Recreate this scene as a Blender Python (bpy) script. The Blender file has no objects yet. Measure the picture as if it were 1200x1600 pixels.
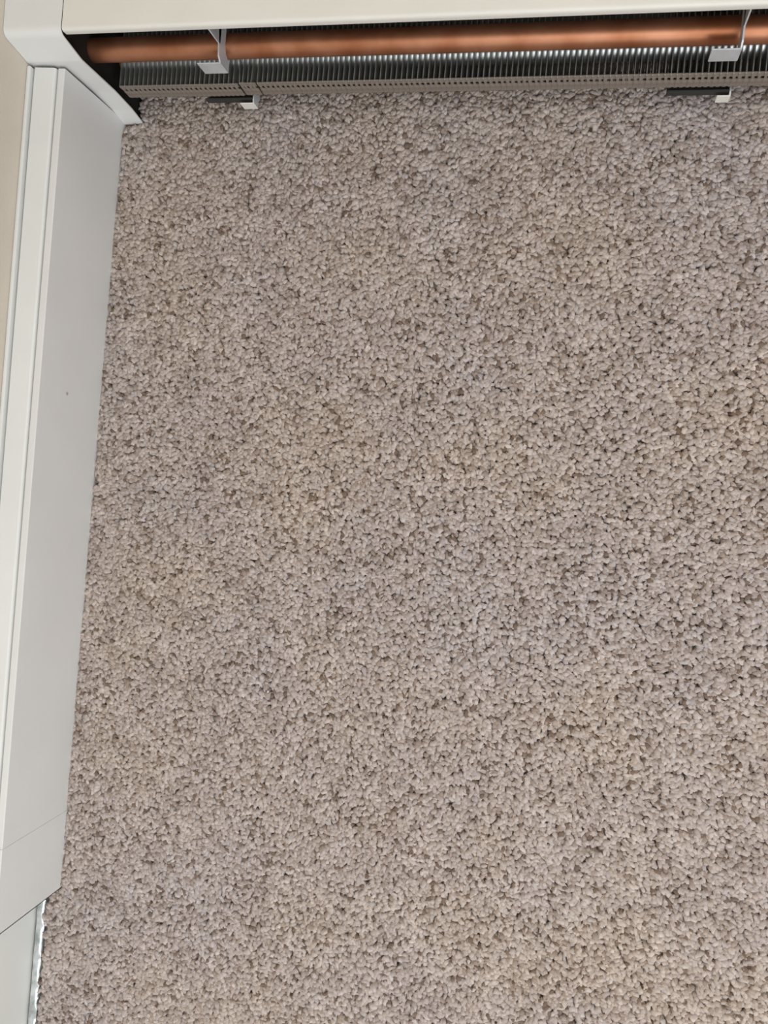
import bpy, bmesh, math, random
import numpy as np
from mathutils import Matrix, Vector

random.seed(7)
rng = np.random.default_rng(11)
SC = bpy.context.scene
C = SC.collection

# ------------------------------------------------------------------ camera
cam_d = bpy.data.cameras.new('camera')
cam = bpy.data.objects.new('camera', cam_d)
C.objects.link(cam)
f_px = 1250.0
n = np.array([272.2, -5.0, f_px]); n /= np.linalg.norm(n)
e = np.array([1.0, 0, 0]); x0 = e - n * (e @ n); x0 /= np.linalg.norm(x0)
y0 = np.cross(n, x0); yaw = 0.0928
ax = math.cos(yaw) * x0 + math.sin(yaw) * y0
R = np.array([ax, -np.cross(n, ax), -n])
M = Matrix(((R[0, 0], -R[0, 1], -R[0, 2], 0.0),
            (R[1, 0], -R[1, 1], -R[1, 2], 0.0),
            (R[2, 0], -R[2, 1], -R[2, 2], 0.9),
            (0, 0, 0, 1)))
cam.matrix_world = M
cam_d.sensor_width = 36.0
cam_d.lens = f_px / 1600.0 * 36.0
cam_d.clip_start = 0.01
SC.camera = cam

# ------------------------------------------------------------------ light
w = bpy.data.worlds.new('world'); SC.world = w; w.use_nodes = True
bg = w.node_tree.nodes['Background']
bg.inputs['Color'].default_value = (0.95, 0.98, 1.0, 1)
bg.inputs['Strength'].default_value = 0.61

def area(name, loc, target, sx, sy, power, col):
    d = bpy.data.lights.new(name, 'AREA'); d.shape = 'RECTANGLE'; d.size = sx; d.size_y = sy
    d.energy = power; d.color = col
    o = bpy.data.objects.new(name, d); C.objects.link(o); o.location = loc
    o.rotation_euler = (Vector(target) - Vector(loc)).to_track_quat('-Z', 'Y').to_euler()
    return o
# a low window in the back wall above the heater, a larger one across the room behind the viewer, and an overhead fill added to balance carpet and panel
area('window_light', (0.55, 0.505, 1.15), (0.45, -1.0, 0.55), 1.7, 1.5, 15, (1.0, 0.985, 0.96))
area('far_window_light', (0.9, -2.5, 1.30), (0.0, 0.0, 0.2), 1.7, 1.5, 24, (0.93, 0.97, 1.0))
area('overhead_fill', (0.4, -1.3, 2.35), (0.1, -0.3, 0.0), 1.2, 1.2, 20, (0.95, 0.98, 1.0))

vs = SC.view_settings
vs.view_transform = 'Standard'; vs.look = 'None'; vs.gamma = 1.0; vs.use_curve_mapping = False
vs.exposure = 0.08

# ------------------------------------------------------------------ materials
def srgb(r, g, b):
    f = lambda c: (c / 255 / 12.92) if c / 255 <= 0.04045 else ((c / 255 + 0.055) / 1.055) ** 2.4
    return (f(r), f(g), f(b), 1.0)

def mat(name, col, rough=0.5, metal=0.0, var=0.06, scale=30.0, col2=None, bump=0.0, bscale=400.0, coat=0.0, spec=0.5):
    m = bpy.data.materials.new(name); m.use_nodes = True
    nt = m.node_tree; b = nt.nodes['Principled BSDF']
    tc = nt.nodes.new('ShaderNodeTexCoord')
    no = nt.nodes.new('ShaderNodeTexNoise'); no.inputs['Scale'].default_value = scale
    no.inputs['Detail'].default_value = 5
    nt.links.new(tc.outputs['Object'], no.inputs['Vector'])
    mx = nt.nodes.new('ShaderNodeMix'); mx.data_type = 'RGBA'
    c2 = col2 if col2 else tuple(c * (1 - var) for c in col[:3]) + (1,)
    mx.inputs['A'].default_value = col; mx.inputs['B'].default_value = c2
    rp = nt.nodes.new('ShaderNodeValToRGB'); rp.color_ramp.elements[0].position = 0.35; rp.color_ramp.elements[1].position = 0.65
    nt.links.new(no.outputs['Fac'], rp.inputs['Fac'])
    nt.links.new(rp.outputs['Color'], mx.inputs['Factor'])
    nt.links.new(mx.outputs['Result'], b.inputs['Base Color'])
    b.inputs['Roughness'].default_value = rough; b.inputs['Metallic'].default_value = metal
    b.inputs['Specular IOR Level'].default_value = spec
    if coat: b.inputs['Coat Weight'].default_value = coat
    if bump:
        n2 = nt.nodes.new('ShaderNodeTexNoise'); n2.inputs['Scale'].default_value = bscale
        nt.links.new(tc.outputs['Object'], n2.inputs['Vector'])
        bp = nt.nodes.new('ShaderNodeBump'); bp.inputs['Strength'].default_value = bump; bp.inputs['Distance'].default_value = 0.001
        nt.links.new(n2.outputs['Fac'], bp.inputs['Height']); nt.links.new(bp.outputs['Normal'], b.inputs['Normal'])
    return m

M_WALL = mat('wall_paint', srgb(214, 204, 190), 0.75, var=0.05, scale=14, bump=0.15, bscale=300)
M_HOOD = mat('hood_enamel', srgb(222, 219, 211), 0.42, var=0.03, scale=25)
M_COVER = mat('cover_enamel', srgb(222, 222, 219), 0.42, var=0.03, scale=18)
M_PANEL = mat('panel_enamel', srgb(219, 218, 216), 0.5, var=0.04, scale=9, bump=0.04, bscale=160)
M_BASE = mat('baseboard_paint', srgb(224, 224, 219), 0.5, var=0.03, scale=12)
M_COPPER = mat('copper', srgb(184, 130, 100), 0.45, 0.85, scale=22, col2=srgb(156, 98, 66))
M_CAVITY_SHADE = mat('cavity_shade_dark', srgb(38, 33, 29), 0.75, 0.2, scale=40, col2=srgb(26, 23, 21))  # near-black colour stands in for shade inside the corner cavity
M_ALU = mat('aluminium', srgb(206, 209, 208), 0.38, 0.85, scale=60, col2=srgb(176, 179, 178))
M_FIN = mat('dull_fin_aluminium', srgb(150, 150, 144), 0.55, 0.45, scale=60, col2=srgb(120, 119, 112))
M_DUST = mat('dusty_aluminium', srgb(140, 129, 119), 0.8, 0.15, scale=160, col2=srgb(106, 96, 88))
M_GALV = mat('galvanised_steel', srgb(206, 208, 212), 0.45, 0.35, scale=35, col2=srgb(186, 188, 191))
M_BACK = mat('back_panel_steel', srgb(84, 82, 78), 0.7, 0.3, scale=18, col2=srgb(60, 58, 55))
M_CRADLE = mat('dark_cradle', srgb(46, 46, 43), 0.8, 0.0, scale=60)
M_STRIP = mat('bright_metal_strip', srgb(228, 230, 232), 0.28, 0.85, scale=70, col2=srgb(168, 176, 174), bump=0.3, bscale=90)

# front panel: a small grey scuff on the enamel
def add_spot(m, centre, rad, dark):
    nt = m.node_tree; b = nt.nodes['Principled BSDF']
    src = b.inputs['Base Color'].links[0].from_socket
    tc = nt.nodes.new('ShaderNodeTexCoord')
    d = nt.nodes.new('ShaderNodeVectorMath'); d.operation = 'DISTANCE'; d.inputs[1].default_value = centre
    nt.links.new(tc.outputs['Object'], d.inputs[0])
    r = nt.nodes.new('ShaderNodeMapRange'); r.inputs['From Min'].default_value = rad * 0.3; r.inputs['From Max'].default_value = rad
    r.inputs['To Min'].default_value = 0.7; r.inputs['To Max'].default_value = 0.0
    nt.links.new(d.outputs['Value'], r.inputs['Value'])
    x = nt.nodes.new('ShaderNodeMix'); x.data_type = 'RGBA'; x.inputs['B'].default_value = dark
    nt.links.new(r.outputs['Result'], x.inputs['Factor']); nt.links.new(src, x.inputs['A'])
    nt.links.new(x.outputs['Result'], b.inputs['Base Color'])

# carpet: the tuft's own yarn colour times broad soiling
def carpet_mat(name, attr=True):
    m = bpy.data.materials.new(name); m.use_nodes = True
    nt = m.node_tree; b = nt.nodes['Principled BSDF']
    b.inputs['Roughness'].default_value = 0.95; b.inputs['Specular IOR Level'].default_value = 0.1
    b.inputs['Sheen Weight'].default_value = 0.15
    tc = nt.nodes.new('ShaderNodeTexCoord')
    if attr:
        a = nt.nodes.new('ShaderNodeAttribute'); a.attribute_name = 'yarn'; base = a.outputs['Color']
    else:
        v = nt.nodes.new('ShaderNodeTexVoronoi'); v.inputs['Scale'].default_value = 170
        nt.links.new(tc.outputs['Object'], v.inputs['Vector'])
        r = nt.nodes.new('ShaderNodeValToRGB')
        r.color_ramp.elements[0].color = srgb(160, 143, 130); r.color_ramp.elements[1].color = srgb(134, 116, 102)
        nt.links.new(v.outputs['Distance'], r.inputs['Fac']); base = r.outputs['Color']
    def blot(scale, lo, hi, c_lo, c_hi, src, w=0.0):
        no = nt.nodes.new('ShaderNodeTexNoise'); no.noise_dimensions = '4D'; no.inputs['W'].default_value = w
        no.inputs['Scale'].default_value = scale; no.inputs['Detail'].default_value = 4
        nt.links.new(tc.outputs['Object'], no.inputs['Vector'])
        rp = nt.nodes.new('ShaderNodeValToRGB')
        rp.color_ramp.elements[0].position = lo; rp.color_ramp.elements[1].position = hi
        rp.color_ramp.elements[0].color = c_lo; rp.color_ramp.elements[1].color = c_hi
        nt.links.new(no.outputs['Fac'], rp.inputs['Fac'])
        mu = nt.nodes.new('ShaderNodeMix'); mu.data_type = 'RGBA'; mu.blend_type = 'MULTIPLY'; mu.inputs['Factor'].default_value = 1
        nt.links.new(src, mu.inputs['A']); nt.links.new(rp.outputs['Color'], mu.inputs['B'])
        return mu.outputs['Result']
    s = blot(5.0, 0.36, 0.64, (0.94, 0.95, 1.0, 1), (1.0, 0.97, 0.92, 1), base, 1.0)
    s = blot(22.0, 0.38, 0.62, (0.88, 0.87, 0.86, 1), (1.0, 1.0, 1.0, 1), s, 4.0)
    s = blot(14.0, 0.66, 0.78, (1, 1, 1, 1), (0.80, 0.72, 0.64, 1), s, 9.0)
    nt.links.new(s, b.inputs['Base Color'])
    return m
M_PILE = carpet_mat('carpet_yarn', True)
M_BACKING = carpet_mat('carpet_ground', False)

# ------------------------------------------------------------------ helpers
def obj(name, me, m, parent=None, smooth=False):
    if isinstance(me, bmesh.types.BMesh):
        bm = me; me = bpy.data.meshes.new(name); bm.normal_update(); bm.to_mesh(me); bm.free()
    o = bpy.data.objects.new(name, me); C.objects.link(o)
    if m and not me.materials: me.materials.append(m)
    if parent: o.parent = parent
    if smooth:
        for p in me.polygons: p.use_smooth = True
    return o

def tag(o, label=None, cat=None, group=None, kind=None):
    if label: o['label'] = label
    if cat: o['category'] = cat
    if group: o['group'] = group
    if kind: o['kind'] = kind
    return o

def empty(name, loc):
    o = bpy.data.objects.new(name, None); C.objects.link(o); o.location = loc
    o.empty_display_size = 0.05
    return o

def box(bm, a, b):
    x0, y0, z0 = a; x1, y1, z1 = b
    v = [bm.verts.new(p) for p in ((x0, y0, z0), (x1, y0, z0), (x1, y1, z0), (x0, y1, z0), (x0, y0, z1), (x1, y0, z1), (x1, y1, z1), (x0, y1, z1))]
    for q in ((0, 3, 2, 1), (4, 5, 6, 7), (0, 1, 5, 4), (1, 2, 6, 5), (2, 3, 7, 6), (3, 0, 4, 7)):
        bm.faces.new([v[i] for i in q])

def bbox_bm(a, b, bev=0.0, seg=2):
    bm = bmesh.new(); box(bm, a, b)
    if bev:
        bmesh.ops.bevel(bm, geom=bm.edges[:], offset=bev, segments=seg, profile=0.5, affect='EDGES')
    return bm

def round_poly(pts, radii, seg=6):
    """polyline in 2-D with rounded corners (open)."""
    out = []
    for i, p in enumerate(pts):
        r = radii[i] if i < len(radii) else 0
        if i in (0, len(pts) - 1) or r == 0:
            out.append(tuple(p)); continue
        p = np.array(p, float); a = np.array(pts[i - 1], float); b = np.array(pts[i + 1], float)
        u = (a - p) / np.linalg.norm(a - p); v = (b - p) / np.linalg.norm(b - p)
        ang = math.acos(max(-1, min(1, u @ v))); t = min(r / math.tan(ang / 2), np.linalg.norm(a - p) * 0.49, np.linalg.norm(b - p) * 0.49)
        s, e_ = p + u * t, p + v * t
        for k in range(seg + 1):
            q = k / seg
            out.append(tuple((1 - q) ** 2 * s + 2 * q * (1 - q) * p + q * q * e_))
    return out

def sheet(bm, prof, t, axis, a, b, cuts=1):
    """a bent metal sheet: open 2-D profile, thickness t to the left of travel, extruded along axis from a to b.
    axis 'x': profile is (y,z); axis 'y': profile is (x,z)."""
    P = np.array(prof, float); n_ = len(P)
    d = np.gradient(P, axis=0); d /= np.linalg.norm(d, axis=1)[:, None]
    Q = P + np.c_[-d[:, 1], d[:, 0]] * t
    loop = [tuple(p) for p in P] + [tuple(q) for q in Q[::-1]]
    rings = []
    for k in range(cuts + 1):
        s = a + (b - a) * k / cuts
        rings.append([bm.verts.new((s, p[0], p[1]) if axis == 'x' else (p[0], s, p[1])) for p in loop])
    m_ = len(loop)
    for k in range(cuts):
        for i in range(m_):
            j = (i + 1) % m_
            bm.faces.new((rings[k][i], rings[k][j], rings[k + 1][j], rings[k + 1][i]))
    for ring in (rings[0], rings[-1]):
        for i in range(n_ - 1):
            bm.faces.new((ring[i], ring[i + 1], ring[m_ - 2 - i], ring[m_ - 1 - i]))
    bmesh.ops.recalc_face_normals(bm, faces=bm.faces[:])

def tube(bm, path, r, seg=20, cap=True):
    path = [Vector(p) for p in path]; rings = []
    for i, p in enumerate(path):
        t = (path[min(i + 1, len(path) - 1)] - path[max(i - 1, 0)]).normalized()
        u = t.cross(Vector((0, 0, 1)));
        if u.length < 1e-4: u = t.cross(Vector((0, 1, 0)))
        u.normalize(); v = u.cross(t).normalized()
        rr = r[i] if isinstance(r, (list, tuple)) else r
        rings.append([bm.verts.new(p + (u * math.cos(2 * math.pi * k / seg) + v * math.sin(2 * math.pi * k / seg)) * rr) for k in range(seg)])
    for a_, b_ in zip(rings, rings[1:]):
        for k in range(seg):
            bm.faces.new((a_[k], a_[(k + 1) % seg], b_[(k + 1) % seg], b_[k]))
    if cap:
        bm.faces.new(rings[0]); bm.faces.new(rings[-1][::-1])
    bmesh.ops.recalc_face_normals(bm, faces=bm.faces[:])

def auto_smooth(o, ang=35):
    me = o.data
    bm = bmesh.new(); bm.from_mesh(me)
    for f in bm.faces: f.smooth = True
    for ed in bm.edges:
        ed.smooth = not (len(ed.link_faces) == 2 and ed.calc_face_angle(0) > math.radians(ang)) and len(ed.link_faces) == 2
    bm.to_mesh(me); bm.free()
    return o

# ------------------------------------------------------------------ setting
XW, YW = -0.6106, 0.522          # inner faces of the left and back walls
ZF = -0.009                      # carpet ground below the pile tips
XR, YN, ZC = 2.6, -2.8, 2.4

bm = bmesh.new(); box(bm, (XW - 0.1, YN, ZF - 0.05), (XR, YW + 0.1, ZF))
tag(obj('floor', bm, M_BACKING), kind='structure')
bm = bmesh.new(); box(bm, (XW - 0.1, YN, ZF), (XW, YW, ZC))
tag(obj('wall_left', bm, M_WALL), kind='structure')
bm = bmesh.new(); box(bm, (XW, YW, ZF), (XR, YW + 0.1, ZC))
tag(obj('wall_back', bm, M_WALL), kind='structure')
bl = obj('baseboard_left', bbox_bm((XW, -2.7, ZF), (XW + 0.0065, -0.542, 0.115), 0.0012), M_BASE)
tag(bl, kind='structure')

# ------------------------------------------------------------------ carpet pile
def carpet():
    s = 0.0038
    gx = np.arange(-0.604, 0.38, s); gy = np.arange(-0.82, 0.512, s * 0.9)
    X, Y = np.meshgrid(gx, gy); X = X + (np.arange(len(gy)) % 2)[:, None] * s * 0.5
    X = X.ravel() + rng.normal(0, s * 0.24, X.size); Y = Y.ravel() + rng.normal(0, s * 0.24, Y.size)
    # keep off the covers along the left wall, and off the open strip beyond them
    edge = np.where(Y > -0.540, -0.5695, -0.586 + 0.0016 * np.sin(Y * 90) + 0.001 * np.sin(Y * 210))
    edge = np.where(Y > 0.424, -0.5475, edge)
    k = (X > edge + 0.0015) & (Y < 0.51)
    X, Y = X[k], Y[k]; N = len(X)
    seg = 5; lev = [(0.35, 1.0), (0.91, 0.90), (1.0, 0.0)]
    h = 0.0090 * (0.94 + 0.08 * rng.random(N) - (rng.random(N) < 0.16) * rng.uniform(0.12, 0.45, N))
    r = s * rng.uniform(0.78, 1.12, N)
    lean = rng.normal(0, 0.0024, (N, 2)) * 0.8; el = rng.uniform(0.66, 1.5, N); th = rng.uniform(0, np.pi, N)
    # yarn tends to lie along a slowly turning direction
    th = th * 0.5 + 1.2 + 0.5 * np.sin(X * 9) + 0.4 * np.cos(Y * 7)
    ang = np.arange(seg) * 2 * np.pi / seg
    verts = np.zeros((N, 2 * seg + 1, 3), np.float32)
    for li, (hz, rr) in enumerate(lev[:2]):
        jit = rng.uniform(0.78, 1.2, (N, seg)) if li else np.ones((N, seg))
        rad = r[:, None] * rr * jit
        u = np.cos(ang)[None] * rad * el[:, None]; v = np.sin(ang)[None] * rad / el[:, None]
        tw = th[:, None] + li * 0.35
        verts[:, li * seg:(li + 1) * seg, 0] = X[:, None] + lean[:, :1] * hz + u * np.cos(tw) - v * np.sin(tw)
        verts[:, li * seg:(li + 1) * seg, 1] = Y[:, None] + lean[:, 1:] * hz + u * np.sin(tw) + v * np.cos(tw)
        verts[:, li * seg:(li + 1) * seg, 2] = ZF + h[:, None] * hz + (rng.normal(0, 0.0005, (N, seg)) if li == 1 else 0)
    verts[:, -1, 0] = X + lean[:, 0] * 1.1; verts[:, -1, 1] = Y + lean[:, 1] * 1.1; verts[:, -1, 2] = ZF + h
    nv = 2 * seg + 1
    fq = []
    for li in range(1):
        for k_ in range(seg):
            fq.append((li * seg + k_, li * seg + (k_ + 1) % seg, (li + 1) * seg + (k_ + 1) % seg, (li + 1) * seg + k_))
    ft = [(seg + k_, seg + (k_ + 1) % seg, 2 * seg) for k_ in range(seg)]
    fq = np.array(fq); ft = np.array(ft)
    off = (np.arange(N) * nv)[:, None, None]
    Q = (fq[None] + off).reshape(N, -1); T = (ft[None] + off).reshape(N, -1)
    loops = np.concatenate([Q, T], 1).ravel().astype(np.int32)
    sizes = np.tile(np.r_[np.full(len(fq), 4), np.full(len(ft), 3)], N)
    starts = np.r_[0, np.cumsum(sizes)[:-1]].astype(np.int32)
    me = bpy.data.meshes.new('carpet_pile')
    me.vertices.add(N * nv); me.vertices.foreach_set('co', verts.ravel())
    me.loops.add(len(loops)); me.loops.foreach_set('vertex_index', loops)
    me.polygons.add(len(sizes)); me.polygons.foreach_set('loop_start', starts)
    me.update(calc_edges=True)
    me.polygons.foreach_set('use_smooth', np.ones(len(sizes), bool))
    # yarn colours: taupe flecked with pale beige and brown
    pal = np.array([srgb(183, 171, 164), srgb(194, 183, 177), srgb(173, 160, 152), srgb(157, 142, 132), srgb(121, 104, 92), srgb(179, 169, 166)])[:, :3]
    ci = rng.choice(6, N, p=[0.33, 0.19, 0.2, 0.14, 0.05, 0.09])
    col = pal[ci] * rng.normal(1, 0.05, (N, 1))
    a = me.color_attributes.new('yarn', 'FLOAT_COLOR', 'POINT')
    cc = np.ones((N, nv, 4), np.float32); cc[:, :, :3] = col[:, None]
    a.data.foreach_set('color', cc.ravel())
    o = obj('carpet_pile', me, M_PILE)
    tag(o, 'taupe and beige flecked cut pile carpet covering the floor', 'carpet', kind='stuff')
carpet()

# ------------------------------------------------------------------ heater along the back wall
XH0, XH1 = -0.5425, 0.75
heater = empty('baseboard_heater', (0.0, 0.48, ZF))
tag(heater, 'open baseboard heater with silver fins and copper pipe under a white hood', 'heater')
def hp(name, bm, m, parent=None, smooth=None):
    """part given in world coordinates, parented to the heater (or one of its parts)."""
    p = parent or heater
    o = obj(name, bm, m, p)
    # mesh is in world space: cancel the parents' offset
    base = Vector((0, 0, 0)); q = p
    while q: base += Vector(q.location); q = q.parent
    o.location = -base
    if smooth: auto_smooth(o, smooth)
    return o

bm = bmesh.new()
prof = round_poly([(YW, 0.1655), (0.4432, 0.1655), (0.4440, 0.1562), (0.4495, 0.1545)], [0, 0.0045, 0.0015, 0])
sheet(bm, prof, 0.0012, 'x', XH0, XH1, 1)
hp('hood', bm, M_HOOD, smooth=40)
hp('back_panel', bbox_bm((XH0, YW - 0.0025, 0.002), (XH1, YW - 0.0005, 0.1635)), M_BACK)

# upper copper pipe, coming out of an added plate, coloured dark for the corner's shade
PY, PZ, PR = 0.4600, 0.0984, 0.0123
bm = bmesh.new(); tube(bm, [(-0.552, PY, PZ), (XH1 - 0.01, PY, PZ)], PR, 32)
pipe = hp('copper_pipe', bm, M_COPPER, smooth=40)
bm = bmesh.new()
ep = [(0.4440, 0.1560), (0.4372, 0.1268), (0.4376, 0.0608), (0.4355, 0.0235), (0.4320, ZF + 0.002), (YW - 0.003, ZF + 0.002), (YW - 0.003, 0.1635), (0.4500, 0.1635)]
a = [bm.verts.new((-0.5512, y, z)) for y, z in ep]; b = [bm.verts.new((-0.5500, y, z)) for y, z in ep]
bm.faces.new(a); bm.faces.new(b[::-1])
for k in range(len(ep)):
    j = (k + 1) % len(ep); bm.faces.new((a[k], b[k], b[j], a[j]))
bmesh.ops.recalc_face_normals(bm, faces=bm.faces[:])
hp('cavity_shade_plate', bm, M_CAVITY_SHADE)

# finned element
YF, ZT, ZB = 0.4380, 0.0641, 0.0362
TY, TZ, TR = 0.4715, 0.0508, 0.0100
FD = 0.067; PITCH = 0.00582
bm = bmesh.new(); tube(bm, [(-0.5415, TY, TZ), (XH1 - 0.01, TY, TZ)], TR, 24)
elem = hp('heating_tube', bm, M_COPPER, smooth=40)

def fin_mesh():
    bm = bmesh.new(); t = 0.0009; p = PITCH
    mats = []
    # plate, with chamfered corners
    c = 0.003
    pts = [(YF + c * .3, ZT), (YF + FD - c, ZT), (YF + FD, ZT - c), (YF + FD, ZB + c), (YF + FD - c, ZB), (YF + c, ZB), (YF, ZB + c), (YF, ZT - c * .3)]
    a = [bm.verts.new((0, y - TY, z - TZ)) for y, z in pts]; b = [bm.verts.new((t, y - TY, z - TZ)) for y, z in pts]
    bm.faces.new(a[::-1]); bm.faces.new(b)
    for i in range(len(pts)):
        j = (i + 1) % len(pts); bm.faces.new((a[i], a[j], b[j], b[i]))
    n_plate = len(bm.faces)
    # collar round the tube
    seg = 16; rc = 0.0114
    r0 = [bm.verts.new((t, rc * math.cos(2 * math.pi * k / seg), rc * math.sin(2 * math.pi * k / seg))) for k in range(seg)]
    r1 = [bm.verts.new((t + p * .40, rc * 1.05 * math.cos(2 * math.pi * k / seg), rc * 1.05 * math.sin(2 * math.pi * k / seg))) for k in range(seg)]
    r2 = [bm.verts.new((p * .96, rc * .97 * math.cos(2 * math.pi * k / seg), rc * .97 * math.sin(2 * math.pi * k / seg))) for k in range(seg)]
    col = []
    for u, v in ((r0, r1), (r1, r2)):
        for k in range(seg):
            col.append(bm.faces.new((u[k], u[(k + 1) % seg], v[(k + 1) % seg], v[k])))
    for f in col: f.smooth = True
    n_col = len(bm.faces)
    # folded front flange: shoulder, notch, apron and a small curl
    yf = YF - TY
    def quad(x0_, x1_, z0_, z1_, dy0=0.0, dy1=0.0):
        vv = [bm.verts.new(q) for q in ((x0_, yf + dy0, z0_ - TZ), (x1_, yf + dy0, z0_ - TZ), (x1_, yf + dy1, z1_ - TZ), (x0_, yf + dy1, z1_ - TZ),
              (x0_, yf + dy0 + 0.0006, z0_ - TZ), (x1_, yf + dy0 + 0.0006, z0_ - TZ), (x1_, yf + dy1 + 0.0006, z1_ - TZ), (x0_, yf + dy1 + 0.0006, z1_ - TZ))]
        for q in ((0, 1, 2, 3), (7, 6, 5, 4), (0, 4, 5, 1), (1, 5, 6, 2), (2, 6, 7, 3), (3, 7, 4, 0)):
            bm.faces.new([vv[i] for i in q])
    quad(0, p, ZT - 0.0062, ZT, 0, 0.0008)
    quad(0, p * .64, ZT - 0.0105, ZT - 0.0062)
    quad(0, p, ZB + 0.0050, ZT - 0.0105, -0.0006, 0)
    quad(p * .1, p * .62, ZB, ZB + 0.0050, 0.0012, -0.0006)
    # folded bottom flange
    vv = [bm.verts.new((x_, y_ - TY, ZB + 0.0004 - TZ)) for x_, y_ in ((0, YF + 0.002), (p * .9, YF + 0.002), (p * .9, YF + FD - 0.004), (0, YF + FD - 0.004))]
    bm.faces.new(vv)
    bm.faces.ensure_lookup_table()
    for i, f in enumerate(bm.faces):
        f.material_index = 2 if i < n_plate else (0 if i < n_col else 1)
    bm.normal_update()
    me = bpy.data.meshes.new('fin'); bm.to_mesh(me); bm.free()
    me.materials.append(M_ALU); me.materials.append(M_DUST); me.materials.append(M_FIN)
    return me
FIN = fin_mesh()
base = Vector(heater.location) + Vector(elem.location)
xf = -0.5372
i = 0
while xf < 0.36:
    o = bpy.data.objects.new('fin', FIN); C.objects.link(o); o.parent = elem
    rz = random.gauss(0, 0.0018); dz = 0.0
    if xf < -0.394: dz = -0.0012
    if -0.3925 < xf < -0.386: rz = 0.07      # a bent fin beside the hanger
    if -0.375 < xf < -0.371: rz = -0.05
    o.location = Vector((xf, TY, TZ + dz)) - base
    o.rotation_euler = (0, random.gauss(0, 0.003), rz)
    xf += PITCH; i += 1

# hangers: an arm over the pipe with a tab bent to the side, and a foot with a second tab
def hanger(xp, x_up, x_lo0, x_lo1):
    t = 0.0016
    bm = bmesh.new()
    # arm and spine as one plate in the y-z plane
    pts = [(0.4300, 0.1215), (0.4345, 0.1270), (0.446, 0.1285), (0.462, 0.1330), (0.505, 0.1400), (YW - 0.003, 0.1400), (YW - 0.003, 0.1180),
           (0.4800, 0.1165), (0.472, 0.1150), (0.452, 0.1150), (0.4440, 0.1115), (0.4395, 0.1030), (0.4300, 0.1015)]
    a = [bm.verts.new((xp, y, z)) for y, z in pts]; b = [bm.verts.new((xp + t, y, z)) for y, z in pts]
    bm.faces.new(a); bm.faces.new(b[::-1])
    for k in range(len(pts)):
        j = (k + 1) % len(pts); bm.faces.new((a[k], b[k], b[j], a[j]))
    bmesh.ops.recalc_face_normals(bm, faces=bm.faces[:])
    h = hp('hanger', bm, M_GALV)
    hp('hanger_tab', bbox_bm((x_up, 0.4292, 0.1020), (xp + t, 0.4306, 0.1222), 0.0005), M_GALV, h)
    # riser that hooks under the hood's lip
    hp('hood_clip', bbox_bm((xp, 0.446, 0.126), (xp + t, 0.462, 0.163), 0.0004), M_GALV, h)
    # foot
    bm = bmesh.new()
    fp = [(0.4320, 0.0335), (0.4360, 0.0345), (0.4370, 0.0345), (YW - 0.003, 0.0345), (YW - 0.003, ZF + 0.001), (0.4950, ZF + 0.001), (0.4600, 0.0150), (0.4380, 0.0215), (0.4320, 0.0205)]
    a = [bm.verts.new((x_lo1, y, z)) for y, z in fp]; b = [bm.verts.new((x_lo1 + t, y, z)) for y, z in fp]
    bm.faces.new(a); bm.faces.new(b[::-1])
    for k in range(len(fp)):
        j = (k + 1) % len(fp); bm.faces.new((a[k], b[k], b[j], a[j]))
    bmesh.ops.recalc_face_normals(bm, faces=bm.faces[:])
    ft = hp('foot', bm, M_GALV)
    hp('foot_tab', bbox_bm((x_lo0, 0.4312, 0.0200), (x_lo1 + t, 0.4326, 0.0335), 0.0005), M_HOOD, ft)
hanger(-0.3862, -0.4112, -0.4000, -0.3845)
hanger(0.1214, 0.0970, 0.1175, 0.1290)
# dark slide cradles under the fins at each foot
for x0_, x1_ in ((-0.4430, -0.3850), (0.0690, 0.1290)):
    bm = bmesh.new()
    sheet(bm, round_poly([(0.4360, 0.0352), (0.4360, 0.0255), (0.4390, 0.0240), (0.5080, 0.0240), (0.5080, 0.0350)], [0, .002, .002, .003, 0]), 0.0012, 'x', x0_, x1_)
    hp('cradle', bm, M_CRADLE, smooth=40)

# ------------------------------------------------------------------ corner cover
bm = bmesh.new()
prof = round_poly([(YW, 0.1672), (0.4405, 0.1672), (0.4332, 0.1268), (0.4336, 0.0608), (0.4313, 0.0235), (0.4268, ZF + 0.004)], [0, 0.010, 0.02, 0.02, 0.02, 0], 7)
sheet(bm, prof, 0.0014, 'x', XW + 0.0005, -0.5430, 1)
cc = obj('corner_cover', bm, M_COVER); auto_smooth(cc, 35)
tag(cc, 'white enamelled corner cover joining the hood and the left wall cover', 'heater cover')

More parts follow.
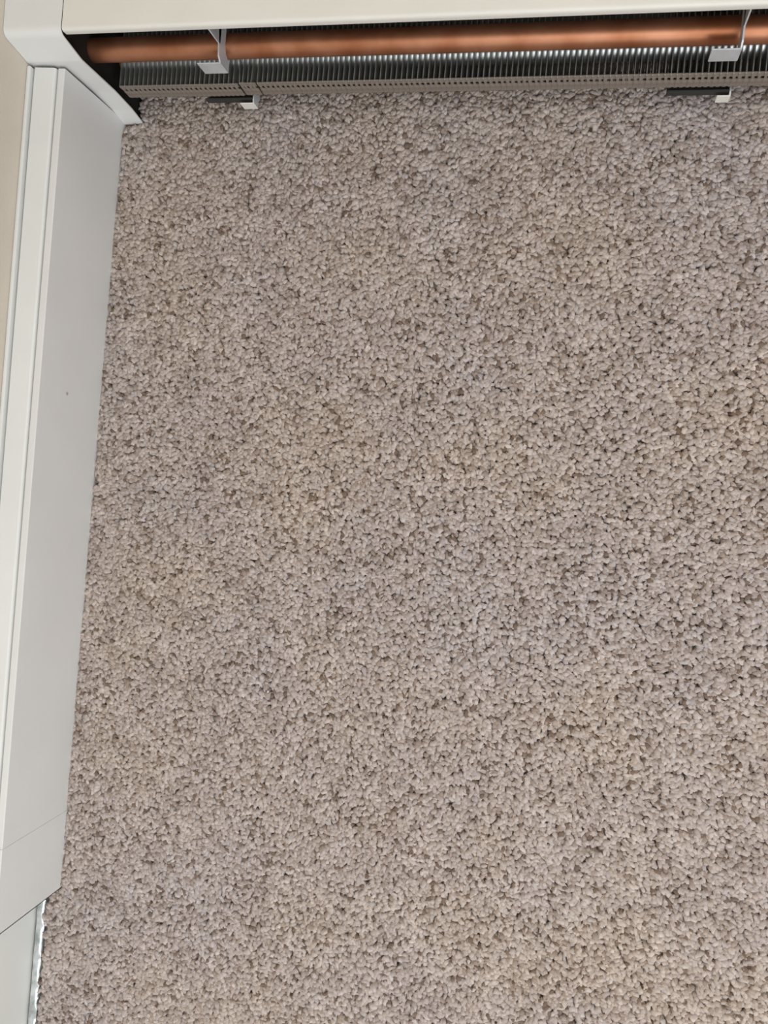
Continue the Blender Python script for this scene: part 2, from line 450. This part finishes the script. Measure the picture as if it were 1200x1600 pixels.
# ------------------------------------------------------------------ cover along the left wall
YE0, YE1, YS = -0.536, 0.4300, -0.4380
lc = empty('wall_heater_cover', (-0.59, -0.05, ZF))
tag(lc, 'long white metal baseboard cover running along the left cream wall', 'heater cover')
def lp(name, bm, m, smooth=None):
    o = obj(name, bm, m, lc); o.location = -Vector(lc.location)
    if smooth: auto_smooth(o, smooth)
    return o
XFACE = -0.5690
bm = bmesh.new()
prof = round_poly([(-0.5772, 0.1120), (-0.5772, 0.1190), (XFACE, 0.1185), (XFACE, ZF + 0.001)], [0, 0.0012, 0.0012, 0])
sheet(bm, prof, -0.0012, 'y', YS, YE1, 8)
lp('front_panel', bm, M_PANEL, 40)
add_spot(M_PANEL, (XFACE, 0.0818, 0.0674), 0.003, srgb(120, 116, 112))
bm = bmesh.new()
prof = round_poly([(-0.5784, 0.1080), (-0.5792, 0.1205), (-0.6042, 0.1222), (-0.6048, 0.112)], [0, 0.0035, 0.001, 0])
sheet(bm, prof, 0.0012, 'y', YE0 + 0.003, YE1, 1)
lp('top_cover', bm, M_COVER, 40)
lp('back_strip', bbox_bm((XW + 0.0003, YE0 + 0.003, 0.02), (-0.6060, YE1, 0.1268), 0.0012), M_COVER)
bm = bmesh.new()
prof = round_poly([(-0.5768, 0.1120), (-0.5768, 0.1196), (XFACE + 0.0003, 0.1192), (XFACE + 0.0003, ZF + 0.001)], [0, 0.0012, 0.0012, 0])
sheet(bm, prof, -0.0012, 'y', YE0, YS + 0.002, 1)
box(bm, (-0.606, YE0, ZF + 0.002), (XFACE + 0.0003, YE0 + 0.0012, 0.1190))
lp('end_sleeve', bm, M_PANEL, 40)

# ------------------------------------------------------------------ bright strip in the gap beyond the cover
bm = bmesh.new()
N_ = 60; rows = []
for k in range(N_ + 1):
    y = -0.545 - (2.0) * k / N_ if k > 45 else -0.545 - 0.35 * k / 45
    dz = 0.0012 * math.sin(k * 1.9) + 0.0008 * math.sin(k * 0.7)
    rows.append([bm.verts.new((x, y, z)) for x, z in ((XW + 0.0085, -0.0070), (-0.6000, -0.0030 + dz * .3), (-0.5935, -0.0022 + dz * .3), (-0.5900 + 0.0008 * math.sin(k * 1.3), -0.0038 + dz * .5), (-0.5885, -0.0086), (XW + 0.0085, -0.0086))])
for a_, b_ in zip(rows, rows[1:]):
    for q in range(6):
        bm.faces.new((a_[q], a_[(q + 1) % 6], b_[(q + 1) % 6], b_[q]))
bm.faces.new(rows[0]); bm.faces.new(rows[-1][::-1])
bmesh.ops.recalc_face_normals(bm, faces=bm.faces[:])
st = obj('metal_strip', bm, M_STRIP); auto_smooth(st, 50)
tag(st, 'shiny silver metal strip between carpet edge and white baseboard at lower left', 'metal strip')
